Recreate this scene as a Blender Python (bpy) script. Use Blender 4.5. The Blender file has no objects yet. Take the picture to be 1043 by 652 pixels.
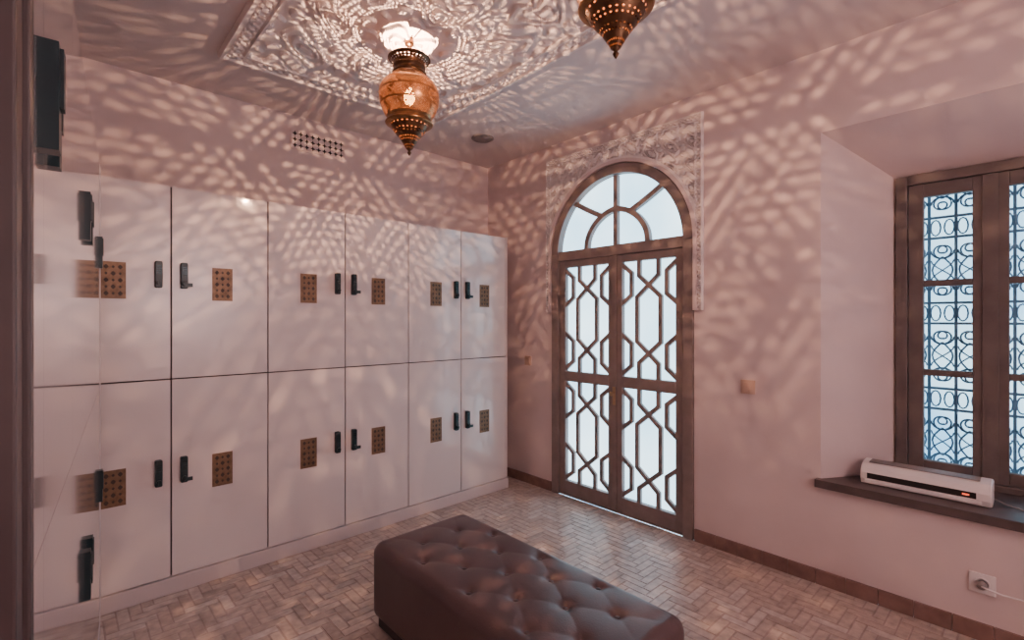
import bpy, bmesh, math, random
from mathutils import Vector, Matrix
random.seed(7)
R = math.radians
C = bpy.context.scene.collection

# ------------------------------------------------------------------ constants (metres)
XR, YB, XL, YN, ZC = 3.17, 3.78, -0.58, -1.6, 3.03
LY = 3.24                       # locker fronts
DC, DR, DS = 2.246, 0.65, 2.06  # arched door: centre, radius, spring line

# ------------------------------------------------------------------ materials
def new_mat(name):
    m = bpy.data.materials.new(name); m.use_nodes = True
    return m, m.node_tree.nodes, m.node_tree.links, m.node_tree.nodes['Principled BSDF']
def mat(name, c1, c2=None, rough=0.5, metal=0.0, scale=4.0, bump=0.0, bscale=None, coat=0.0, detail=4, rvar=0.0, inside=None):
    m, N, L, P = new_mat(name)
    P.inputs['Roughness'].default_value = rough
    P.inputs['Metallic'].default_value = metal
    P.inputs['Coat Weight'].default_value = coat
    P.inputs['Coat Roughness'].default_value = 0.06
    tc = N.new('ShaderNodeTexCoord')
    nz = N.new('ShaderNodeTexNoise'); nz.inputs['Scale'].default_value = scale; nz.inputs['Detail'].default_value = detail
    L.new(tc.outputs['Object'], nz.inputs['Vector'])
    rp = N.new('ShaderNodeValToRGB')
    rp.color_ramp.elements[0].position = 0.3; rp.color_ramp.elements[1].position = 0.7
    rp.color_ramp.elements[0].color = (*c1, 1); rp.color_ramp.elements[1].color = (*(c2 or c1), 1)
    L.new(nz.outputs['Fac'], rp.inputs['Fac']); L.new(rp.outputs['Color'], P.inputs['Base Color'])
    if rvar:
        mr = N.new('ShaderNodeMapRange'); mr.inputs['To Min'].default_value = rough - rvar; mr.inputs['To Max'].default_value = rough + rvar
        L.new(nz.outputs['Fac'], mr.inputs['Value']); L.new(mr.outputs['Result'], P.inputs['Roughness'])
    if bump:
        n2 = N.new('ShaderNodeTexNoise'); n2.inputs['Scale'].default_value = bscale or scale * 5; n2.inputs['Detail'].default_value = 5
        L.new(tc.outputs['Object'], n2.inputs['Vector'])
        b = N.new('ShaderNodeBump'); b.inputs['Strength'].default_value = bump; b.inputs['Distance'].default_value = 0.01
        L.new(n2.outputs['Fac'], b.inputs['Height']); L.new(b.outputs['Normal'], P.inputs['Normal'])
    if inside:                      # inner lantern faces coloured dark to hold down the glow through the holes
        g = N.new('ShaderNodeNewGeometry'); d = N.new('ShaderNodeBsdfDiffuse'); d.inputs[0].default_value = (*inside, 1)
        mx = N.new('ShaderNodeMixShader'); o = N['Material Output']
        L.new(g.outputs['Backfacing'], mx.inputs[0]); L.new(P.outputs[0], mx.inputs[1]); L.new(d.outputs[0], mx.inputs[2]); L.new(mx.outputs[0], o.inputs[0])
    return m
def emis(name, c, s, transparent=False):
    m = bpy.data.materials.new(name); m.use_nodes = True
    N, L = m.node_tree.nodes, m.node_tree.links; N.clear()
    o = N.new('ShaderNodeOutputMaterial'); e = N.new('ShaderNodeEmission')
    e.inputs['Color'].default_value = (*c, 1); e.inputs['Strength'].default_value = s
    if transparent:
        t = N.new('ShaderNodeBsdfTransparent'); a = N.new('ShaderNodeAddShader')
        L.new(t.outputs[0], a.inputs[0]); L.new(e.outputs[0], a.inputs[1]); L.new(a.outputs[0], o.inputs[0])
    else:
        tc = N.new('ShaderNodeTexCoord'); nz = N.new('ShaderNodeTexNoise'); nz.inputs['Scale'].default_value = 1.8
        L.new(tc.outputs['Object'], nz.inputs['Vector'])
        rp = N.new('ShaderNodeValToRGB'); rp.color_ramp.elements[0].position = .3; rp.color_ramp.elements[1].position = .7
        rp.color_ramp.elements[0].color = (c[0]*.62, c[1]*.76, c[2]*.86, 1); rp.color_ramp.elements[1].color = (*c, 1)
        L.new(nz.outputs['Fac'], rp.inputs['Fac']); L.new(rp.outputs['Color'], e.inputs['Color'])
        g = N.new('ShaderNodeBsdfGlossy'); g.inputs['Roughness'].default_value = .25; g.inputs['Color'].default_value = (.06, .06, .06, 1)
        a = N.new('ShaderNodeAddShader'); L.new(e.outputs[0], a.inputs[0]); L.new(g.outputs[0], a.inputs[1]); L.new(a.outputs[0], o.inputs[0])
    return m

M = {}
M['wall'] = mat('plaster', (.61, .485, .48), (.69, .56, .555), rough=.58, scale=2.2, bump=.16, bscale=12, rvar=.08)
M['ceil'] = mat('ceiling_plaster', (.64, .55, .55), (.70, .605, .605), rough=.7, scale=2, bump=.08, bscale=12)
M['carved'] = mat('carved_plaster', (.72, .64, .635), (.78, .70, .695), rough=.95, scale=9)
M['carved'].node_tree.nodes['Principled BSDF'].inputs['Specular IOR Level'].default_value = .15
M['locker'] = mat('greige_lacquer', (.65, .565, .56), (.69, .605, .60), rough=.2, scale=1.2, coat=.5)
M['mirrorlacquer'] = mat('high_gloss_lacquer', (.56, .485, .485), (.60, .52, .52), rough=.085, metal=.5, scale=1.2, coat=.6)
M['carcass'] = mat('dark_board', (.03, .024, .024), (.045, .035, .035), rough=.7)
M['plinth'] = mat('plinth_board', (.54, .46, .46), (.59, .50, .50), rough=.35, scale=2)
M['lock'] = mat('black_plastic', (.002, .014, .020), (.004, .022, .029), rough=.34, scale=20)
M['metal'] = mat('lock_metal', (.03, .05, .06), (.06, .09, .10), rough=.25, metal=.9)
M['brassplate'] = mat('bronze_plate', (.14, .082, .05), (.22, .135, .085), rough=.42, metal=.5, scale=40)
M['plateback'] = mat('plate_backing', (.035, .022, .02), (.05, .034, .03), rough=.6)
M['void'] = mat('dark_void', (.012, .009, .009), (.02, .015, .015), rough=.9)
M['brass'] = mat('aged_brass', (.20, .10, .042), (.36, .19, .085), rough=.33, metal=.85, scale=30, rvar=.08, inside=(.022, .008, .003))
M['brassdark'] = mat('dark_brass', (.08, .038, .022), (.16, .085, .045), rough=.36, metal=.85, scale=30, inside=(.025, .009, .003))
M['wood'] = mat('taupe_wood', (.185, .138, .128), (.25, .19, .18), rough=.5, scale=9, bump=.1, bscale=40)
M['wood2'] = mat('window_wood', (.095, .070, .068), (.14, .107, .104), rough=.5, scale=9, bump=.1, bscale=40)
M['jamb'] = mat('dark_jamb', (.045, .028, .03), (.065, .042, .044), rough=.45, scale=6)
M['leather'] = mat('brown_leather', (.074, .042, .046), (.098, .058, .062), rough=.40, scale=6, bump=.12, bscale=160, rvar=.06)
M['button'] = mat('leather_button', (.05, .026, .03), (.06, .032, .036), rough=.35)
M['iron'] = mat('wrought_iron', (.12, .27, .41), (.17, .34, .48), rough=.6)
M['stone'] = mat('dark_sill_stone', (.07, .05, .05), (.10, .073, .073), rough=.4, scale=12)
M['skirt'] = mat('terracotta_skirting', (.17, .095, .08), (.25, .145, .125), rough=.4, scale=14)
M['white'] = mat('white_plastic', (.72, .65, .65), (.76, .69, .69), rough=.35)
M['grey'] = mat('grey_plastic', (.2, .17, .17), (.25, .21, .21), rough=.4)
M['beige'] = mat('beige_plastic', (.50, .33, .26), (.56, .38, .31), rough=.3)
M['knob'] = mat('knob_brass', (.40, .27, .16), (.48, .33, .2), rough=.3, metal=.8)
M['red'] = emis('red_led', (1, .12, .05), 2, True)
M['pane'] = emis('glowing_frosted_glass', (.66, .89, 1.0), 3.8)  # door panes emit light themselves, standing in for daylight behind them
M['bulb'] = emis('warm_bulb', (1, .40, .11), 22, True)
# thin clear glass
m, N, L, P = new_mat('thin_glass'); N.clear()
o = N.new('ShaderNodeOutputMaterial'); t = N.new('ShaderNodeBsdfTransparent'); t.inputs[0].default_value = (.86, .95, 1, 1)
g = N.new('ShaderNodeBsdfGlossy'); g.inputs['Roughness'].default_value = .03; mx = N.new('ShaderNodeMixShader'); mx.inputs[0].default_value = .06
L.new(t.outputs[0], mx.inputs[1]); L.new(g.outputs[0], mx.inputs[2]); L.new(mx.outputs[0], o.inputs[0]); M['glass'] = m
# floor tiles
m, N, L, P = new_mat('zellige_floor')
at = N.new('ShaderNodeVertexColor'); at.layer_name = 'Col'
tc = N.new('ShaderNodeTexCoord'); nz = N.new('ShaderNodeTexNoise'); nz.inputs['Scale'].default_value = 22; nz.inputs['Detail'].default_value = 6
L.new(tc.outputs['Object'], nz.inputs['Vector'])
mx = N.new('ShaderNodeMix'); mx.data_type = 'RGBA'; mx.blend_type = 'OVERLAY'; mx.inputs[0].default_value = .6
L.new(at.outputs['Color'], mx.inputs[6]); L.new(nz.outputs['Fac'], mx.inputs[7])
L.new(mx.outputs[2], P.inputs['Base Color']); P.inputs['Roughness'].default_value = .33
b = N.new('ShaderNodeBump'); b.inputs['Strength'].default_value = .35; b.inputs['Distance'].default_value = .005
L.new(nz.outputs['Fac'], b.inputs['Height']); L.new(b.outputs['Normal'], P.inputs['Normal']); M['floor'] = m

# ------------------------------------------------------------------ helpers
def obj(name, bm, mats, parent=None, smooth=False, bevel=0, label=None):
    me = bpy.data.meshes.new(name)
    if smooth != 'keep': bmesh.ops.recalc_face_normals(bm, faces=bm.faces)
    bm.to_mesh(me); bm.free()
    for k in (mats if isinstance(mats, (list, tuple)) else [mats]): me.materials.append(M[k])
    o = bpy.data.objects.new(name, me); C.objects.link(o)
    if parent: o.parent = parent
    if smooth:
        for p in me.polygons: p.use_smooth = True
    if bevel:
        b = o.modifiers.new('bevel', 'BEVEL'); b.width = bevel; b.segments = 2; b.limit_method = 'ANGLE'
    if label: o['label'] = label
    return o
def tag(o, label, cat, group=None):
    o['label'] = label; o['category'] = cat
    if group: o['group'] = group
    return o
def thing(name, label, cat, loc=(0, 0, 0), rz=0, group=None):
    o = bpy.data.objects.new(name, None); C.objects.link(o); o.location = loc; o.rotation_euler = (0, 0, rz)
    o.empty_display_size = .05
    return tag(o, label, cat, group)
def struct(o, label=None, cat=None):
    o['kind'] = 'structure'
    if label: o['label'] = label; o['category'] = cat
    return o
def box(bm, x0, x1, y0, y1, z0, z1, mi=0):
    v = [bm.verts.new(p) for p in ((x0,y0,z0),(x1,y0,z0),(x1,y1,z0),(x0,y1,z0),(x0,y0,z1),(x1,y0,z1),(x1,y1,z1),(x0,y1,z1))]
    for f in ((0,3,2,1),(4,5,6,7),(0,1,5,4),(1,2,6,5),(2,3,7,6),(3,0,4,7)):
        bm.faces.new([v[i] for i in f]).material_index = mi
def quad(bm, pts, mi=0):
    f = bm.faces.new([bm.verts.new(p) for p in pts]); f.material_index = mi; return f
def prism(bm, poly, z0, z1):
    a = [bm.verts.new((x, y, z0)) for x, y in poly]; b = [bm.verts.new((x, y, z1)) for x, y in poly]
    bm.faces.new(a[::-1]); bm.faces.new(b)
    n = len(poly)
    for i in range(n): bm.faces.new((a[i], a[(i+1) % n], b[(i+1) % n], b[i]))
def strip(bm, pts, w, x0, x1):
    """mitred flat bar along a polyline of (y, z) points"""
    P_ = [Vector(p) for p in pts]; rows = []
    for i, p in enumerate(P_):
        a = (p - P_[i-1]).normalized() if i else None
        b = (P_[i+1] - p).normalized() if i < len(P_)-1 else None
        if a is None: a = b
        if b is None: b = a
        na, nb = Vector((-a.y, a.x)), Vector((-b.y, b.x)); m = (na + nb).normalized()
        k = w/2 / max(.4, m.dot(na)); l, r = p + m*k, p - m*k
        rows.append([bm.verts.new(v) for v in ((x0, l.x, l.y), (x0, r.x, r.y), (x1, r.x, r.y), (x1, l.x, l.y))])
    for A, B in zip(rows, rows[1:]):
        for k in range(4): bm.faces.new((A[k], A[(k+1) % 4], B[(k+1) % 4], B[k]))
    bm.faces.new(rows[0]); bm.faces.new(rows[-1][::-1])
def ring(bm, cy, cz, r0, r1, a0, a1, x0, x1, n=40):
    """arch segment in the YZ plane"""
    prev = None
    for i in range(n + 1):
        a = a0 + (a1 - a0) * i / n; c, s = math.cos(a), math.sin(a)
        cur = [bm.verts.new((x, cy + r * c, cz + r * s)) for x, r in ((x0, r0), (x0, r1), (x1, r1), (x1, r0))]
        if prev:
            for k in range(4): bm.faces.new((prev[k], prev[(k+1) % 4], cur[(k+1) % 4], cur[k]))
        else: bm.faces.new(cur)
        prev = cur
    bm.faces.new(prev[::-1])
def tube(bm, pts, r, n=6, closed=False):
    pts = [Vector(p) for p in pts]; rings = []
    up = Vector((0.13, 0.27, 1)).normalized(); m = len(pts)
    for i, p in enumerate(pts):
        a = pts[(i-1) % m] if (closed or i) else p; b = pts[(i+1) % m] if (closed or i < m-1) else p
        d = (b - a).normalized(); s = d.cross(up)
        if s.length < .1: s = d.cross(Vector((1, 0, 0)))
        s.normalize(); t = d.cross(s)
        rings.append([bm.verts.new(p + r * (math.cos(2*math.pi*k/n) * s + math.sin(2*math.pi*k/n) * t)) for k in range(n)])
    for i in range(m if closed else m-1):
        A, B = rings[i], rings[(i+1) % m]
        for k in range(n): bm.faces.new((A[k], A[(k+1) % n], B[(k+1) % n], B[k]))
    if not closed: bm.faces.new(rings[0][::-1]); bm.faces.new(rings[-1])
def lathe(bm, prof, n=40, c=(0, 0), axis='z', cap=True):
    rings = []
    for r, h in prof:
        ring_ = []
        for k in range(n):
            a = 2*math.pi*k/n; u, v = r*math.cos(a), r*math.sin(a)
            ring_.append(bm.verts.new((c[0]+u, c[1]+v, h) if axis == 'z' else ((h, c[0]+u, c[1]+v) if axis == 'x' else (c[0]+u, h, c[1]+v))))
        rings.append(ring_)
    for A, B in zip(rings, rings[1:]):
        for k in range(n): bm.faces.new((A[k], A[(k+1) % n], B[(k+1) % n], B[k]))
    if cap: bm.faces.new(rings[0][::-1]); bm.faces.new(rings[-1])
OUT8 = [(.5,0),(.5,.5),(0,.5),(-.5,.5),(-.5,0),(-.5,-.5),(0,-.5),(.5,-.5)]
def cells(bm, nx, ny, fmap, hole, shift=0.0):
    for i in range(nx):
        for j in range(ny):
            h = hole(i, j); cx, cy = i+.5+(shift if j % 2 else 0), j+.5
            o8 = [bm.verts.new(fmap(cx+a, cy+b)) for a, b in OUT8]
            if h is None: bm.faces.new(o8); continue
            i8 = [bm.verts.new(fmap(cx+a, cy+b)) for a, b in h]
            for k in range(8): bm.faces.new((o8[k], o8[(k+1) % 8], i8[(k+1) % 8], i8[k]))
    bmesh.ops.remove_doubles(bm, verts=bm.verts, dist=1e-5)
def copy_tree(o, parent=None):
    c = o.copy(); C.objects.link(c)
    if parent: c.parent = parent
    for ch in [x for x in list(C.objects) if x.parent == o]: copy_tree(ch, c)
    return c
def catmull(P, k=8):
    out = []
    for i in range(len(P)-1):
        p0, p1, p2, p3 = P[max(i-1, 0)], P[i], P[i+1], P[min(i+2, len(P)-1)]
        for s in range(k):
            t = s/k
            out.append(tuple(.5*((2*p1[d])+(-p0[d]+p2[d])*t+(2*p0[d]-5*p1[d]+4*p2[d]-p3[d])*t*t+(-p0[d]+3*p1[d]-3*p2[d]+p3[d])*t**3) for d in (0, 1)))
    out.append(P[-1]); return out

# ------------------------------------------------------------------ room shell
# floor: herringbone of small glazed bricks
bm = bmesh.new(); lay = bm.loops.layers.float_color.new('Col')
W, n3 = .052, 3
def colour(face, c):
    for l in face.loops: l[lay] = (*c, 1)
gx0, gx1, gy0, gy1 = XL, XR, YN, YB
def tile(x0, y0, x1, y1):
    g = .0018
    x0, y0, x1, y1 = x0+g, y0+g, x1-g, y1-g
    if x1 < gx0 or x0 > gx1 or y1 < gy0 or y0 > gy1: return
    k = random.random(); w = random.random()
    base = Vector((.50, .405, .365)).lerp(Vector((.42, .328, .290)), k)
    if w > .86: base = base.lerp(Vector((.57, .50, .48)), .55)
    if w < .08: base = base * .87
    z = -.0010 * random.random(); tx, ty = random.uniform(-.0010, .0010), random.uniform(-.0010, .0010)
    e = .003
    top = [bm.verts.new(p) for p in ((x0+e, y0+e, z-abs(tx)), (x1-e, y0+e, z), (x1-e, y1-e, z-abs(ty)), (x0+e, y1-e, z))]
    bot = [bm.verts.new(p) for p in ((x0, y0, -.006), (x1, y0, -.006), (x1, y1, -.006), (x0, y1, -.006))]
    colour(bm.faces.new(top), base)
    for i in range(4): colour(bm.faces.new((bot[i], bot[(i+1) % 4], top[(i+1) % 4], top[i])), base * .9)
for k in range(-150, 170):
    for m_ in range(-17, 32):
        ox = k + 2*n3*m_; oy = k
        tile(ox*W, oy*W, (ox+n3)*W, (oy+1)*W)
        tile((ox+n3)*W, (oy-n3+1)*W, (ox+n3+1)*W, (oy+1)*W)
for co, no in (((gx0,0,0),(-1,0,0)), ((gx1,0,0),(1,0,0)), ((0,gy0,0),(0,-1,0)), ((0,gy1,0),(0,1,0))):
    bmesh.ops.bisect_plane(bm, geom=bm.verts[:]+bm.edges[:]+bm.faces[:], plane_co=co, plane_no=no, clear_outer=True)
colour(quad(bm, ((gx0,gy0,-.0028),(gx1,gy0,-.0028),(gx1,gy1,-.0028),(gx0,gy1,-.0028))), (.35, .27, .245))
struct(obj('floor', bm, 'floor', smooth=False), 'herringbone floor of small glazed terracotta bricks', 'floor')

bm = bmesh.new(); box(bm, XL, XR, YN, YB, ZC, ZC+.1)
struct(obj('ceiling', bm, 'ceil'), 'pale plaster ceiling above the lanterns', 'ceiling')
bm = bmesh.new(); box(bm, XL, XR+.6, YB, YB+.1, 0, ZC+.1)
struct(obj('wall_back', bm, 'wall'), 'pinkish plaster wall behind the facing lockers', 'wall')
bm = bmesh.new(); box(bm, XL-.1, XL, YN, YB+.1, 0, ZC+.1)
struct(obj('wall_left', bm, 'wall'), 'plaster wall behind the side lockers', 'wall')
bm = bmesh.new(); box(bm, XL-.1, XR+.6, YN-.1, YN, 0, ZC+.1)
struct(obj('wall_near', bm, 'wall'), 'plaster wall behind the viewer', 'wall')

# right wall with arched doorway and splayed window niche
NY0, NY1, NZ0, NZ1 = -.495, .841, .557, 2.565
WX, WY0, WY1, WZ0, WZ1 = 3.62, -.225, .571, .602, 2.33
bm = bmesh.new()
def wq(y0, y1, z0, z1): quad(bm, ((XR, y0, z0), (XR, y1, z0), (XR, y1, z1), (XR, y0, z1)))
wq(YN, NY0, 0, ZC); wq(NY0, NY1, 0, NZ0); wq(NY0, NY1, NZ1, ZC); wq(NY1, DC-DR, 0, ZC); wq(DC+DR, YB, 0, ZC)
n = 48; DP = .14
for i in range(n):
    a0, a1 = math.pi*(1 - i/n), math.pi*(1 - (i+1)/n)
    p, q = (DC-DR*math.cos(math.pi-a0), DS+DR*math.sin(a0)), (DC-DR*math.cos(math.pi-a1), DS+DR*math.sin(a1))
    quad(bm, ((XR, p[0], p[1]), (XR, q[0], q[1]), (XR, q[0], ZC), (XR, p[0], ZC)))
    quad(bm, ((XR, p[0], p[1]), (XR+DP, p[0], p[1]), (XR+DP, q[0], q[1]), (XR, q[0], q[1])))
for y in (DC-DR, DC+DR): quad(bm, ((XR, y, 0), (XR+DP, y, 0), (XR+DP, y, DS), (XR, y, DS)))
f = [(XR, NY0, NZ0), (XR, NY1, NZ0), (XR, NY1, NZ1), (XR, NY0, NZ1)]
b = [(WX+.1, WY0, NZ0), (WX+.1, WY1, NZ0), (WX+.1, WY1, WZ1), (WX+.1, WY0, WZ1)]
c = [(WX, WY0, NZ0), (WX, WY1, NZ0), (WX, WY1, WZ1), (WX, WY0, WZ1)]
for i in range(4):
    j = (i+1) % 4
    quad(bm, (f[i], f[j], c[j], c[i])); quad(bm, (c[i], c[j], b[j], b[i]))
bmesh.ops.remove_doubles(bm, verts=bm.verts, dist=1e-5)
struct(obj('wall_right', bm, 'wall'), 'pinkish plaster wall with arched doorway and deep window niche', 'wall')

# skirting
for k, (y0, y1) in enumerate(((DC+DR+.005, YB), (YN, DC-DR-.005))):
    bm = bmesh.new(); y = y0
    while y < y1 - .01:
        e = min(y + .145, y1); box(bm, XR-.016, XR, y, e-.002, 0, .082); y = e
    struct(obj('baseboard_right', bm, 'skirt', bevel=.002), ['terracotta skirting between lockers and arched door', 'terracotta skirting from arched door past the window niche'][k], 'skirting')
# dark jamb beside the viewer
bm = bmesh.new(); box(bm, XL, -.032, .70, .875, 0, ZC); box(bm, -.07, -.0247, .80, .88, 0, ZC)
struct(obj('trim_1', bm, 'jamb', bevel=.003), 'dark brown door jamb at the near end of the side lockers', 'door jamb')
# sill
bm = bmesh.new()
prism(bm, [(3.125, .862), (3.168, .862), (3.168, .838), (WX, WY1-.002), (WX, WY0+.002), (3.168, -.492), (3.168, -.515), (3.125, -.515)], .557, .602)
struct(obj('trim_2', bm, 'stone', bevel=.003), 'dark stone window sill projecting from the niche', 'window sill')

# ------------------------------------------------------------------ carved plaster panels (height fields)
def sm(a, b, x):
    t = max(0, min(1, (x-a)/(b-a))); return t*t*(3-2*t)
def arab(x, y, s):
    """interlaced arabesque: star medallions with scrolling leaves between"""
    a, b = 2*math.pi*x/s, 2*math.pi*y/s
    a2 = a + .55*math.sin(b) + .25*math.sin(2*b); b2 = b + .55*math.sin(a) - .25*math.sin(2*a)
    F = math.cos(a2) + math.cos(b2) + .9*math.cos(a2+b2) + .9*math.cos(a2-b2) + .5*math.cos(2*a+b) + .5*math.cos(a-2*b)
    return sm(-.3, .3, math.sin(3.1*F+.4))
def carved(name, w, h, step, hf, fmap, keep=lambda x, y: True):
    bm = bmesh.new(); nx, ny = int(w/step), int(h/step); G = []
    for i in range(nx+1):
        x = -w/2 + w*i/nx
        G.append([bm.verts.new(fmap(x, -h/2 + h*j/ny, hf(x, -h/2 + h*j/ny))) for j in range(ny+1)])
    for i in range(nx):
        for j in range(ny):
            x, y = -w/2 + w*(i+.5)/nx, -h/2 + h*(j+.5)/ny
            if keep(x, y): bm.faces.new((G[i][j], G[i+1][j], G[i+1][j+1], G[i][j+1]))
    loose = [v for v in bm.verts if not v.link_faces]
    bmesh.ops.delete(bm, geom=loose, context='VERTS')
    return bm
CX, CY, CW, CH = 1.39, 1.65, 1.46, 3.1
def hceil(x, y):
    d = min(CW/2-abs(x), CH/2-abs(y))
    if d < .012: return sm(-.001, .008, d) * .032
    if d < .03: return .032
    if d < .042: return .014
    if d < .098: return .012 + .014*sm(-.3, .3, math.sin(2*math.pi*x/.056)*math.sin(2*math.pi*y/.056)+.1)
    if d < .11: return .014
    if d < .128: return .030
    return .006 + .019*arab(abs(x), abs(y), .38)
bm = carved('c', CW, CH, .0046, hceil, lambda x, y, h: (CX+x, CY+y, ZC-h))
tag(obj('carved_ceiling_panel', bm, 'carved'), 'large rectangular carved plaster panel on the ceiling behind the lanterns', 'ceiling panel')
SW, SZ0, SZ1 = 1.438, 1.566, 2.903
def hdoor(x, z):
    zz = z + (SZ0+SZ1)/2; d = min(SW/2-abs(x), SZ1-zz); r = math.hypot(x, max(0, zz-DS))
    if d < .01: return .022*sm(-.001, .006, d)
    if d < .016: return .022
    if d < .05: return .004 + .016*sm(-.2, .2, math.sin(2*math.pi*x/.030)*math.sin(2*math.pi*zz/.030)+.05)
    if d < .06: return .024
    if r < .70: return .022
    return .002 + .018*arab(abs(x), zz, .16)
bm = carved('d', SW, SZ1-SZ0, .0036, hdoor, lambda x, z, h: (XR-h, DC+x, z+(SZ0+SZ1)/2),
            keep=lambda x, z: math.hypot(x, max(0, z+(SZ0+SZ1)/2-DS)) > .668)
root = thing('carved_door_surround', 'carved plaster panel framing the top of the arched door', 'plaster panel')
obj('carved_panel', bm, 'carved', root)
bm = bmesh.new(); ring(bm, DC, DS, .653, .680, 0, math.pi, XR-.028, XR-.001, 60)
for s in (-1, 1): box(bm, XR-.028, XR-.001, min(DC+s*.653, DC+s*.680), max(DC+s*.653, DC+s*.680), SZ0, DS)
obj('arch_moulding', bm, 'wall', root)

# ------------------------------------------------------------------ arched double door
door = thing('door_1', 'arched taupe wooden double door with frosted lattice panels', 'door'); door['kind'] = 'structure'
bm = bmesh.new(); ring(bm, DC, DS, .575, .648, 0, math.pi, XR-.02, XR+.09, 60)
for s in (-1, 1): box(bm, XR-.02, XR+.09, min(DC+s*.575, DC+s*.648), max(DC+s*.575, DC+s*.648), 0, DS)
box(bm, XR-.012, XR+.085, DC-.576, DC+.576, 2.005, 2.085)
box(bm, XR+.0, XR+.085, DC-.576, DC+.576, 0.0, .012)
obj('door_frame', bm, 'wood', door, bevel=.004)
bm = bmesh.new(); RF = .575
arc = catmull([(-.50, -.02), (-.47, .17), (-.36, .34), (-.19, .46), (0, .52)], 6)
arc = arc + [(-a, b_) for a, b_ in arc[-2::-1]]
strip(bm, [(DC+a*RF, 2.075+b_*RF) for a, b_ in arc], .040, XR+.004, XR+.050)
for s in (-1, 1):
    pts = catmull([(-.24, .45), (-.40, .53), (-.55, .61), (-.74, .72)], 6)
    strip(bm, [(DC+s*a*RF, 2.075+b_*RF) for a, b_ in pts], .038, XR+.006, XR+.049)
strip(bm, [(DC, 2.07), (DC, 2.63)], .036, XR+.008, XR+.048)
fan = obj('fanlight', bm, 'wood', door)
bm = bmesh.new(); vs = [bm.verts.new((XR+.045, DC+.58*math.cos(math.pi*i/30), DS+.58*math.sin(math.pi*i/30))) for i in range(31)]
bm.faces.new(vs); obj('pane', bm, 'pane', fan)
def lattice(bm, y0, y1, z0, z1, x):
    P = lambda u, v: (y0+(y1-y0)*u, z0+(z1-z0)*v)
    A = [(.32,-.01),(.32,.13),(.72,.31),(.72,.69),(.32,.87),(.32,1.01)]
    B = [(1-u, v) for u, v in A]
    S1 = [(-.02,.37),(.17,.29),(.17,.10),(-.02,.02)]; S2 = [(1-u, v) for u, v in S1]
    S3 = [(u, 1-v) for u, v in S1]; S4 = [(1-u, v) for u, v in S3]
    for k, st in enumerate((A, B, S1, S2, S3, S4)):
        strip(bm, [P(*p) for p in st], .030, x-.012-.001*(k % 2), x+.012)
for s in (-1, 1):
    y0, y1 = (DC-.572, DC-.002) if s < 0 else (DC+.002, DC+.572)
    bm = bmesh.new(); X0, X1 = XR+.005, XR+.055
    box(bm, X0, X1, y0, y0+.062, .014, 2.003); box(bm, X0, X1, y1-.062, y1, .014, 2.003)
    for z0, z1 in ((.014, .128), (.978, 1.064), (1.946, 2.003)): box(bm, X0, X1, y0+.062, y1-.062, z0, z1)
    if s < 0: box(bm, XR-.008, X0, y1-.02, y1+.022, .014, 2.003)
    leaf_ = obj('door_leaf', bm, 'wood', door, bevel=.003)
    for z0, z1 in ((.128, .978), (1.064, 1.946)):
        bm = bmesh.new(); lattice(bm, y0+.062, y1-.062, z0, z1, XR+.026); obj('lattice', bm, 'wood', leaf_)
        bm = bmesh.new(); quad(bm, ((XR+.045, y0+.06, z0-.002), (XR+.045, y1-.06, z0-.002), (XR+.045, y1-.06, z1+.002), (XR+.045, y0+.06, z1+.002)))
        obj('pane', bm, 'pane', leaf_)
    if s < 0:
        bm = bmesh.new(); yh = y1+.001
        box(bm, XR-.013, XR-.007, yh-.013, yh+.013, .84, .98)
        lathe(bm, [(.006, XR-.012), (.006, XR-.034), (.016, XR-.040), (.018, XR-.050), (.010, XR-.057)], 18, (yh, .93), 'x')
        obj('knob', bm, 'knob', leaf_, bevel=.0015, label='small brass knob on a narrow plate')

# ------------------------------------------------------------------ window
win = thing('window_1', 'dark wooden two-casement window in the deep plaster niche', 'window'); win['kind'] = 'structure'
bm = bmesh.new(); X0, X1 = WX-.03, WX+.05
box(bm, X0, X1, WY1-.055, WY1, WZ0, WZ1); box(bm, X0, X1, WY0, WY0+.055, WZ0, WZ1)
box(bm, X0, X1, WY0+.055, WY1-.055, WZ1-.055, WZ1); box(bm, X0, X1, WY0+.055, WY1-.055, WZ0, WZ0+.035)
obj('window_frame', bm, 'wood2', win, bevel=.004)
wc = .173
for a, b_ in ((wc+.002, WY1-.057), (WY0+.057, wc-.002)):
    bm = bmesh.new(); X0, X1 = WX-.015, WX+.03; z0, z1 = WZ0+.037, WZ1-.057
    box(bm, X0, X1, a, a+.068, z0, z1); box(bm, X0, X1, b_-.068, b_, z0, z1)
    for c0, c1 in ((z0, .705), (1.185, 1.22), (1.69, 1.725), (2.199, z1)): box(bm, X0+.003, X1-.003, a+.068, b_-.068, c0, c1)
    box(bm, X0-.01, X0, (a if a > wc else b_-.03), (a+.03 if a > wc else b_), z0, z1)
    cs = obj('casement', bm, 'wood2', win, bevel=.003)
    bm = bmesh.new(); quad(bm, ((WX+.012, a+.06, z0+.02), (WX+.012, b_-.06, z0+.02), (WX+.012, b_-.06, z1-.02), (WX+.012, a+.06, z1-.02)))
    obj('pane', bm, 'glass', cs)
bm = bmesh.new(); box(bm, WX-.027, WX-.024, wc-.016, wc+.016, WZ0+.04, WZ1-.06); obj('cover_strip', bm, 'wood2', win)
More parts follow.
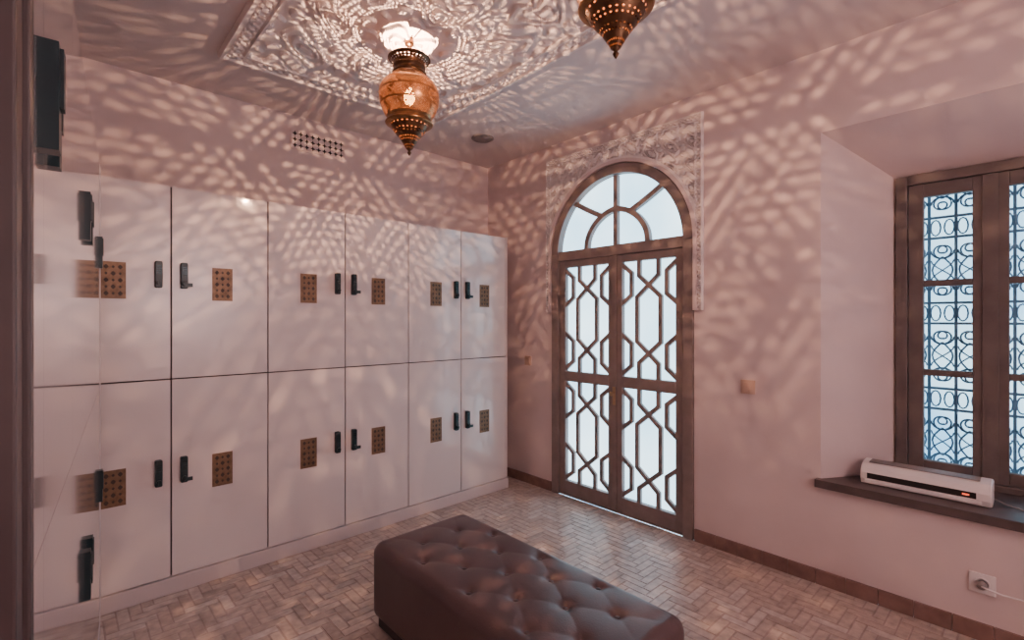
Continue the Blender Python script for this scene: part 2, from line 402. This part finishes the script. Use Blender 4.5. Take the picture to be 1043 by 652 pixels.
# wrought-iron grille outside
gr = thing('window_grille', 'wrought iron scrollwork grille outside the window', 'grille')
bm = bmesh.new(); GX = WX+.16
ys = [WY0-.16 + i*.118 for i in range(10)]
for y in ys: box(bm, GX-.007, GX+.007, y-.007, y+.007, .45, 2.5)
obj('vertical_bars', bm, 'iron', gr)
bm = bmesh.new()
for z in (.60, .98, 1.10, 1.48, 1.60, 1.98, 2.10, 2.4): box(bm, GX-.006, GX+.006, ys[0], ys[-1], z-.007, z+.007)
obj('cross_bars', bm, 'iron', gr)
bm = bmesh.new(); TR = .0052
def scroll(cy, cz, s, fl, fv):
    pts = []
    for i in range(24):
        t = i/23; a = 2*math.pi*1.35*t; r = s*(1-.80*t)
        pts.append((GX, cy + fl*(s*.98 - r*math.cos(a)) - fl*s*.95, cz + fv*r*math.sin(a)))
    tube(bm, pts, TR, 5)
for y0, y1 in zip(ys, ys[1:]):
    ym = (y0+y1)/2
    for z0, z1 in ((.60, .98), (1.10, 1.48), (1.60, 1.98), (2.10, 2.4)):
        for zc, fv in ((z0+.075, 1), (z1-.075, -1)):
            for fl in (-1, 1): scroll(ym, zc, .053, fl, fv)
        for s in (-1, 1):   # slim S-stems between the scrolls
            tube(bm, [(GX, ym+s*.045*math.sin(math.pi*k/8), z0+.11+(z1-z0-.22)*k/8) for k in range(9)], TR, 5)
            tube(bm, [(GX, ym+s*.05*math.cos(math.pi*k/8), z0+.13+(z1-z0-.26)*k/8) for k in range(9)], TR*.8, 5)
    for z0, z1 in ((.98, 1.10), (1.48, 1.60), (1.98, 2.10)):
        for s in (-1, 1):
            tube(bm, [(GX, ym+s*(.03+.022*math.cos(math.pi*2*k/12)), (z0+z1)/2+.045*math.sin(math.pi*2*k/12)) for k in range(12)], TR*.9, 5, True)
obj('scrollwork', bm, 'iron', gr)

# ------------------------------------------------------------------ lockers
Z0, Z1, Z2 = .088, 1.175, 2.237
def star8(r1, r2, rot=0): return [((r1 if k % 2 == 0 else r2)*math.cos(math.pi*k/4), (r1 if k % 2 == 0 else r2)*math.sin(math.pi*k/4)) for k in range(8)]
def plate_bm(w, h, nx, ny, t, r1=.36, r2=.3, r3=.62):
    bm = bmesh.new()
    mg = .09*w if nx < 6 else 0.0
    fm = lambda u, v: (-(w/2-mg) + (w-2*mg)*u/nx, -t, -(h/2-mg) + (h-2*mg)*v/ny)
    cells(bm, nx, ny, fm, lambda i, j: star8(r1, r2) if (i+j) % 2 == 0 else star8(r1*r3, r2*r3))
    a, b = w/2, h/2; c, d = a-mg, b-mg
    if mg:
        for p in (((-a,-b),(a,-b),(c,-d),(-c,-d)), ((a,-b),(a,b),(c,d),(c,-d)), ((a,b),(-a,b),(-c,d),(c,d)), ((-a,b),(-a,-b),(-c,-d),(-c,d))):
            quad(bm, [(x, -t, z) for x, z in p])
    for p, q in (((-a,-b),(a,-b)), ((a,-b),(a,b)), ((a,b),(-a,b)), ((-a,b),(-a,-b))):
        quad(bm, ((p[0], -t, p[1]), (q[0], -t, q[1]), (q[0], 0, q[1]), (p[0], 0, p[1])))
    quad(bm, ((-a, -.001, -b), (a, -.001, -b), (a, -.001, b), (-a, -.001, b)), 1)
    return bm
def lock_bm(lever, flat=False):
    bm = bmesh.new()
    hw, H = .017, .072
    if flat:
        box(bm, -hw, hw, -.014, 0, -H, H); box(bm, -hw*.7, hw*.7, -.017, -.014, -H*.2, H*.9)
        return bm
    rc = .008
    pts = []
    for cx_, cz_, a0 in ((hw-rc, H-rc, 0), (-hw+rc, H-rc, 90), (-hw+rc, -H+rc, 180), (hw-rc, -H+rc, 270)):
        for q in range(4): a = R(a0+30*q); pts.append((cx_+rc*math.cos(a), cz_+rc*math.sin(a)))
    A = [bm.verts.new((x, 0, z)) for x, z in pts]; B = [bm.verts.new((x, -.024, z)) for x, z in pts]; D = [bm.verts.new((x*.82, -.029, z*.96)) for x, z in pts]
    k = len(pts)
    for P_, Q_ in ((A, B), (B, D)):
        for i in range(k): bm.faces.new((P_[i], P_[(i+1) % k], Q_[(i+1) % k], Q_[i]))
    bm.faces.new(A); bm.faces.new(D[::-1])
    lathe(bm, [(.0125, -.029), (.0125, -.040), (.010, -.042)], 18, (0, -.045), 'y')
    if lever:
        box(bm, 0, .036, -.041, -.031, -.062, -.042)
    else:
        box(bm, -.004, .004, -.045, -.040, -.057, -.033)
    for r in range(4):
        for c_ in (-1, 0, 1): box(bm, c_*.008-.0025, c_*.008+.0025, -.0305, -.0285, .005+r*.012, .011+r*.012, 1)
    return bm
protos = {}
def make_locker(w, zlo, zhi, side, label, loc, rz, group, depth=.5, plate=True, fm_='locker', lift=.04):
    """local frame: x along the bank 0..w, front faces -y at y=0"""
    t = thing('locker', label, 'locker', loc, rz, group)
    key = (round(w, 3), zlo, side, depth)
    if key in protos:
        src = protos[key]
        for ch in [x for x in list(C.objects) if x.parent == src]: copy_tree(ch, t)
        return t
    protos[key] = t
    h = zhi-zlo; gp = .0035 if plate else .0006
    bm = bmesh.new(); box(bm, .0008, w-.0008, .024, depth, .0008, h-.0008); obj('body', bm, 'carcass', t)
    bm = bmesh.new(); box(bm, gp, w-gp, 0, .022, gp, h-gp); d = obj('door', bm, fm_, t, bevel=.0015 if plate else 0)
    if plate:
        bm = plate_bm(.104, .19, 3, 5, .004, .37, .30, .62); p = obj('vent_plate', bm, ['brassplate', 'plateback'], d, label='pierced bronze plate')
        p.location = (w/2, 0, h*.5)
    if side:
        k = obj('lock', lock_bm(side < 0, not plate), ['lock', 'metal'], d, label='black keypad lock')
        k.location = ((w-.058) if side > 0 else .058, 0, h*.5+lift)
        if not plate and w < .2: k.scale = (1, 1.6, 1.05)
    return t
PW = .4953; SX = -.047
ordn = ['nearest the side bank', 'second column from the side bank', 'third column from the side bank', 'fourth column from the side bank', 'second column from the arched-door wall', 'last column beside the arched-door wall']
for i in range(6):
    for lo, hi, nm in ((Z0, Z1, 'lower'), (Z1, Z2, 'upper')):
        make_locker(PW, lo, hi, 1 if i % 2 == 0 else -1, f'{nm} glossy greige locker of the facing bank, {ordn[i]}', (SX+i*PW, LY, lo), 0, 'lockers of the facing bank', YB-LY-.005)
bm = bmesh.new(); box(bm, SX, 2.945, LY-.012, YB-.005, 0, Z0-.001)
tag(obj('locker_plinth', bm, 'plinth', bevel=.003), 'pale plinth under the facing bank of lockers', 'plinth')
bm = bmesh.new(); box(bm, SX+6*PW+.001, SX+6*PW+.018, LY, YB-.005, Z0, Z2)
tag(obj('end_panel', bm, 'locker', bevel=.002), 'narrow greige end panel closing the facing locker bank', 'panel')
# side bank, almost edge-on
SL, SI = .0765, -.094
dirx = Vector((SL, 1, 0)); L_ = dirx.length; dirx.normalize(); rz = math.atan2(dirx.y, dirx.x)
def sb(Y): return (SI+SL*Y, Y)
cols = [(.885, 1.0, 1), (1.0, 1.5, -1), (1.5, 2.0, 1), (2.0, 2.5, -1), (2.5, 3.0, 1)]
names = ['first beside the dark jamb', 'second from the dark jamb', 'third from the dark jamb', 'fourth from the dark jamb', 'fifth from the dark jamb']
for i, (a, b, s) in enumerate(cols):
    for lo, hi, nm in ((Z0, Z1, 'lower'), (Z1, Z2, 'upper')):
        x, y = sb(a)
        make_locker((b-a)*L_ - .0003, lo, hi, s, f'{nm} mirror-gloss locker in the edge-on side bank, {names[i]}', (x, y, lo), rz, 'lockers of the side bank', .45, False, 'mirrorlacquer', .105)
x, y = sb(3.0)
bm = bmesh.new(); box(bm, .002, .15, -.001, .45, Z0, Z2)
t = tag(obj('filler_panel', bm, 'plinth', bevel=.002), 'narrow blank filler panel between side bank and facing lockers', 'panel'); t.location = (x, y, 0); t.rotation_euler = (0, 0, rz)
x, y = sb(.885)
bm = bmesh.new(); box(bm, 0, 2.27, .0, .44, 0, Z0-.001)
t = tag(obj('locker_plinth', bm, 'plinth', bevel=.003), 'pale plinth under the edge-on side bank', 'plinth'); t.location = (x, y, 0); t.rotation_euler = (0, 0, rz)

# ------------------------------------------------------------------ air vent on back wall
t = thing('air_vent', 'pierced pale air vent high on the wall above the lockers', 'vent', (1.465, YB, 2.853))
obj('grille', plate_bm(.40, .13, 9, 3, .004, .49, .20, 1.0), ['wall', 'void'], t)
bm = bmesh.new()
for a in ((-.208, .208, .065, .073), (-.208, .208, -.073, -.065), (-.208, -.2, -.065, .065), (.2, .208, -.065, .065)): box(bm, a[0], a[1], -.008, 0, a[2], a[3])
obj('frame', bm, 'wall', t)
# ceiling speaker
t = thing('ceiling_speaker', 'round dark ceiling speaker near the corner beyond the carved panel', 'speaker', (2.61, 3.18, ZC))
bm = bmesh.new(); lathe(bm, [(.095, 0), (.095, -.006), (.084, -.010), (.080, -.006)], 40, cap=False); obj('rim', bm, 'grey', t, True)
bm = bmesh.new(); lathe(bm, [(.081, -.002), (.081, -.007), (.03, -.009)], 40); obj('grille', bm, 'grey', t, True)

# ------------------------------------------------------------------ lanterns
def sampler(P):
    Q = catmull(P); acc = [0]
    for a, b in zip(Q, Q[1:]): acc.append(acc[-1]+math.hypot(b[0]-a[0], b[1]-a[1]))
    def f(s):
        s = max(0, min(1, s))*acc[-1]
        for i in range(len(Q)-1):
            if acc[i+1] >= s:
                t = (s-acc[i])/max(1e-9, acc[i+1]-acc[i]); return (Q[i][0]+(Q[i+1][0]-Q[i][0])*t, Q[i][1]+(Q[i+1][1]-Q[i][1])*t)
        return Q[-1]
    return f
def shell(P, n, m, hole, shift=0.0):
    f = sampler(P); bm = bmesh.new(); cache = {}
    def fm(u, v):
        k = round(v*1000)
        if k not in cache: cache[k] = f(v/m)
        r, z = cache[k]; a = 2*math.pi*u/n
        return (r*math.cos(a), r*math.sin(a), z)
    cells(bm, n, m, fm, hole, shift); return bm
def leaf(ru, rv, sl):
    c, s = math.cos(sl), math.sin(sl); out = []
    for k in range(8):
        a = math.pi*k/4; x, y = ru*math.cos(a), rv*math.sin(a)
        if k % 4: x *= .8
        out.append((max(-.47, min(.47, x*c-y*s)), max(-.47, min(.47, x*s+y*c))))
    return out
BODY = [(.113, .19), (.133, .22), (.153, .265), (.160, .31), (.157, .345), (.140, .38), (.107, .41), (.084, .435)]
def make_lantern(label, loc):
    t = thing('lantern', label, 'lantern', loc, 0, 'pierced brass ceiling lanterns')
    rr = random.Random(3)
    NI, NJ = 90, 40
    def hb(i, j):                      # slanted slits grouped like feathers in staggered bands
        if j in (0, 1, 11, 20, 30, 39): return None
        band = 0 if j < 11 else 1 if j < 20 else 2 if j < 30 else 3
        p = ((i*10/NI) + (.5 if band % 2 else 0) + .12*math.sin(j*.9)) % 1
        if p < .11: return None
        if rr.random() < .04: return None
        ang = (.70 if p < .55 else -.70) + .35*math.sin(j*.7 + band)
        return leaf(.50*rr.uniform(.8, 1), .165*rr.uniform(.8, 1.15), ang + rr.uniform(-.18, .18))
    obj('pierced_body', shell(BODY, NI, NJ, hb, .5), 'brass', t, 'keep')
    LOW = [(.016, .03), (.028, .05), (.05, .085), (.075, .115), (.092, .14), (.104, .16)]
    obj('lower_bell', shell(LOW, 24, 10, lambda i, j: None if j % 3 == 2 else leaf(.24, .24, 0)), 'brassdark', t, 'keep')
    bm = bmesh.new(); lathe(bm, [(.104, .158), (.122, .162), (.128, .168), (.122, .176), (.114, .182), (.117, .188), (.112, .192)], 48, cap=False)
    obj('collar', bm, 'brass', t, True)
    bm = bmesh.new(); lathe(bm, [(.001, -.005), (.006, .002), (.011, .012), (.006, .02), (.010, .026), (.018, .032)], 20); obj('finial', bm, 'brassdark', t, True)
    bm = bmesh.new(); lathe(bm, [(.084, .433), (.092, .437), (.080, .444), (.075, .456), (.078, .468), (.088, .474), (.082, .480)], 40, cap=False); obj('neck', bm, 'brassdark', t, 'keep')
    CR = [(.082, .48), (.086, .495), (.096, .507), (.110, .518)]
    obj('crown', shell(CR, 28, 4, lambda i, j: leaf(.24, .24, 0) if 0 < j < 3 else None), 'brassdark', t, 'keep')
    bm = bmesh.new(); tube(bm, [(.110*math.cos(a), .110*math.sin(a), .518) for a in [2*math.pi*k/40 for k in range(40)]], .004, 6, True); obj('crown_rim', bm, 'brassdark', t, True)
    bm = bmesh.new()
    for k in range(3):
        a = 2*math.pi*k/3+.4; tube(bm, [(.082*math.cos(a), .082*math.sin(a), .482), (.035*math.cos(a), .035*math.sin(a), .555), (.006*math.cos(a), .006*math.sin(a), .585)], .0028, 6)
    obj('hanging_rods', bm, 'brassdark', t, True)
    bm = bmesh.new()
    tube(bm, [(.012*math.cos(a), 0, .586+.010*math.sin(a)) for a in [2*math.pi*k/16 for k in range(16)]], .0025, 6, True)
    tube(bm, [(0, .009*math.cos(a), .600+.010*math.sin(a)) for a in [2*math.pi*k/16 for k in range(16)]], .0025, 6, True)
    obj('chain', bm, 'brassdark', t, True)
    bm = bmesh.new(); lathe(bm, [(.004, .588), (.010, .590), (.022, .594), (.026, .602), (.026, .635)], 24); obj('ceiling_rose', bm, 'brassdark', t, True)
    bm = bmesh.new(); lathe(bm, [(.004, .268), (.020, .280), (.030, .305), (.026, .33), (.014, .352), (.013, .362)], 20); obj('bulb', bm, 'bulb', t, True)
    return t
ln = make_lantern('pierced brass lantern fully in view, hanging before the lockers', (1.39, 2.32, 2.395))
l2 = copy_tree(ln); l2.location = (1.39, .98, 2.395)
l2['label'] = 'pierced brass lantern nearer the viewer, only its pointed bottom in view'
for (x, y) in ((1.39, 2.32), (1.39, .98)):
    Ld = bpy.data.lights.new('lantern_light', 'POINT'); Ld.energy = 122; Ld.color = (1, .56, .34); Ld.shadow_soft_size = .0025
    lo = bpy.data.objects.new('lantern_light', Ld); lo.location = (x, y, 2.395+.325); C.objects.link(lo)

# ------------------------------------------------------------------ tufted bench
bn = thing('tufted_bench', 'long tufted dark brown leather bench in the middle of the floor', 'bench', (1.405, 1.55, 0))
HX, HY, HZ0, HZ1, RR = .29, .68, .045, .415, .055
bm = bmesh.new(); hz = (HZ1-HZ0)/2; zc = (HZ1+HZ0)/2
ta, tb = .102, .165
def tuft(x, y):
    u, v = x/ta, y/tb; p, q = (u+v)/2, (u-v)/2
    h = (abs(math.sin(math.pi*p))*abs(math.sin(math.pi*q)))**.45
    bp, bq = p-round(p), q-round(q); d2 = ((bp+bq)*ta)**2 + ((bp-bq)*tb)**2
    inside = max(abs(x)-(HX-.055), abs(y)-(HY-.07))
    d = -.0050*(1-h) - .012*math.exp(-d2/.0005) - .006*math.exp(-d2/.0022)
    return d * (1 - sm(-.02, .04, inside))
def face_grid(ax, sign, nu, nv):
    half = (HX, HY, hz); a, b = [(1, 2), (0, 2), (0, 1)][ax]; G = []
    for i in range(nu+1):
        row = []
        for j in range(nv+1):
            p = [0, 0, 0]; p[ax] = sign*half[ax]; p[a] = half[a]*(2*i/nu-1); p[b] = half[b]*(2*j/nv-1)
            c = [max(-(half[k]-RR), min(half[k]-RR, p[k])) for k in range(3)]
            nrm = (Vector(p)-Vector(c)).normalized(); P_ = Vector(c)+nrm*RR
            w = sm(.25, .95, nrm.z)
            if nrm.z > .2: P_ += nrm*(tuft(P_.x, P_.y)*w + .012*w*(1-(P_.x/HX)**4)*(1-(P_.y/HY)**4))
            row.append(bm.verts.new(P_ + Vector((0, 0, zc))))
        G.append(row)
    for i in range(nu):
        for j in range(nv): bm.faces.new((G[i][j], G[i+1][j], G[i+1][j+1], G[i][j+1]))
NX, NY_, NZ = 84, 200, 40
face_grid(0, 1, NY_, NZ); face_grid(0, -1, NY_, NZ); face_grid(1, 1, NX, NZ); face_grid(1, -1, NX, NZ); face_grid(2, 1, NX, NY_); face_grid(2, -1, NX, NY_)
bmesh.ops.remove_doubles(bm, verts=bm.verts, dist=5e-4)
obj('upholstered_body', bm, 'leather', bn, True)
bm = bmesh.new(); box(bm, -HX+.03, HX-.03, -HY+.03, HY-.03, 0, .055); obj('base', bm, 'carcass', bn, bevel=.003)
for i in range(-2, 3):
    for j in range(-3, 4):
        if (i+j) % 2: continue
        x, y = i*ta, j*tb
        z = HZ1 + tuft(x, y) + .012*(1-(x/HX)**4)*(1-(y/HY)**4) - .001
        bm = bmesh.new(); lathe(bm, [(.0135, -.004), (.0135, .001), (.011, .0045), (.005, .006)], 16)
        o = obj('button', bm, 'button', bn, True); o.location = (x, y, z)

# ------------------------------------------------------------------ air conditioner on sill
ac = thing('air_conditioner', 'slim white air conditioner unit standing on the dark sill', 'air conditioner', (3.245, .155, .602))
ALEN = .545
prof = [(0.012, 0), (.0, .03), (.0, .062), (.012, .086), (.035, .102), (.075, .110), (.14, .112), (.150, .104), (.150, .0)]
bm = bmesh.new()
A = [bm.verts.new((x, 0, z)) for x, z in prof]; B = [bm.verts.new((x, ALEN-.03, z)) for x, z in prof]
D0 = [bm.verts.new((x*.9+.006, -.006, z*.9+.004)) for x, z in prof]
k = len(prof)
for i in range(k):
    bm.faces.new((A[i], A[(i+1) % k], B[(i+1) % k], B[i])); bm.faces.new((A[i], A[(i+1) % k], D0[(i+1) % k], D0[i]))
bm.faces.new(D0); bm.faces.new(B)
obj('body', bm, 'white', ac, bevel=.003)
bm = bmesh.new()
quad(bm, ((-.0012, .05, .032), (-.0012, ALEN-.06, .032), (-.0012, ALEN-.06, .062), (-.0012, .05, .062)))
quad(bm, ((-.0012, .05, .032), (.004, .05, .032), (.004, ALEN-.06, .032), (-.0012, ALEN-.06, .032)))
obj('display_strip', bm, 'void', ac)
bm = bmesh.new(); box(bm, -.003, -.001, .075, .10, .044, .051); obj('indicator', bm, 'red', ac)
bm = bmesh.new(); box(bm, -.004, .006, .03, ALEN-.05, .008, .026); obj('louver', bm, 'white', ac, bevel=.002)
bm = bmesh.new()
for q in range(9): box(bm, .055+q*.009, .059+q*.009, .04, ALEN-.06, .1075, .1135)
obj('top_slats', bm, 'grey', ac)
bm = bmesh.new(); tube(bm, [(3.33, .146, .63), (3.33, .10, .612), (3.30, .03, .607), (3.31, -.08, .607), (3.36, -.19, .607)], .004, 8)
tag(obj('cable', bm, 'grey', smooth=True), 'thin cable running along the sill from the white unit', 'cable')

# ------------------------------------------------------------------ switches and socket
def switch(y, z, w, h, m_, label, rock=2):
    t = thing('wall_switch', label, 'switch', (XR, y, z))
    bm = bmesh.new(); box(bm, -.009, 0, -w/2, w/2, -h/2, h/2); obj('plate', bm, m_, t, bevel=.003)
    for i in range(rock):
        ww = (w*.7)/rock; y0 = -w*.35+i*ww
        bm = bmesh.new(); box(bm, -.013, -.008, y0+.001, y0+ww-.001, -h*.32, h*.32); obj('rocker', bm, m_, t, bevel=.0015)
switch(1.24, 1.08, .088, .088, 'beige', 'square beige light switch between arched door and window niche')
switch(3.20, 1.126, .080, .085, 'beige', 'small beige light switch between lockers and arched door', 1)
t = thing('wall_socket', 'square pale wall socket low under the window niche', 'socket', (XR, .18, .267))
bm = bmesh.new(); box(bm, -.010, 0, -.046, .046, -.046, .046); obj('plate', bm, 'white', t, bevel=.003)
bm = bmesh.new(); lathe(bm, [(.028, -.010), (.028, -.0135), (.022, -.0135), (.021, -.011)], 28, axis='x'); obj('socket_ring', bm, 'white', t, True)
t = thing('power_plug', 'grey plug and cord in the socket under the window', 'plug', (XR, .18, .267))
bm = bmesh.new(); lathe(bm, [(.018, -.014), (.019, -.035), (.012, -.045)], 20, axis='x'); obj('plug_body', bm, 'grey', t, True)
bm = bmesh.new(); tube(bm, [(-.043, 0, 0), (-.05, -.02, -.004), (-.045, -.07, -.012), (-.03, -.16, -.014), (-.02, -.30, -.01), (-.012, -.45, -.02)], .0035, 8); obj('cord', bm, 'white', t, True)

# ------------------------------------------------------------------ light
w = bpy.data.worlds.new('World'); bpy.context.scene.world = w; w.use_nodes = True
WN, WL = w.node_tree.nodes, w.node_tree.links
bg = WN['Background']; bg.inputs[1].default_value = 3.0
tc = WN.new('ShaderNodeTexCoord'); nz = WN.new('ShaderNodeTexNoise'); nz.inputs['Scale'].default_value = 5; nz.inputs['Detail'].default_value = 2
rp = WN.new('ShaderNodeValToRGB'); rp.color_ramp.elements[0].position = .38; rp.color_ramp.elements[1].position = .62
rp.color_ramp.elements[0].color = (.32, .62, .90, 1); rp.color_ramp.elements[1].color = (.62, .87, 1, 1)
WL.new(tc.outputs['Generated'], nz.inputs['Vector']); WL.new(nz.outputs['Fac'], rp.inputs['Fac']); WL.new(rp.outputs['Color'], bg.inputs[0])
# added fill light facing the wall behind the viewer: brightens by bounce only
Ld = bpy.data.lights.new('bounce_fill', 'AREA'); Ld.energy = 84; Ld.color = (1, .90, .88); Ld.shape = 'SQUARE'; Ld.size = 1.2
o = bpy.data.objects.new('bounce_fill', Ld); o.location = (1.3, -.95, 1.9); o.rotation_euler = (R(-90), 0, 0); C.objects.link(o)

# ------------------------------------------------------------------ camera
cd = bpy.data.cameras.new('camera'); cam = bpy.data.objects.new('camera', cd); C.objects.link(cam)
cam.location = (0, 0, 1.5); cam.rotation_euler = (R(90), 0, R(47.19-90)); cd.sensor_width = 36; cd.lens = 497/1043*36; cd.clip_start = .02
bpy.context.scene.camera = cam
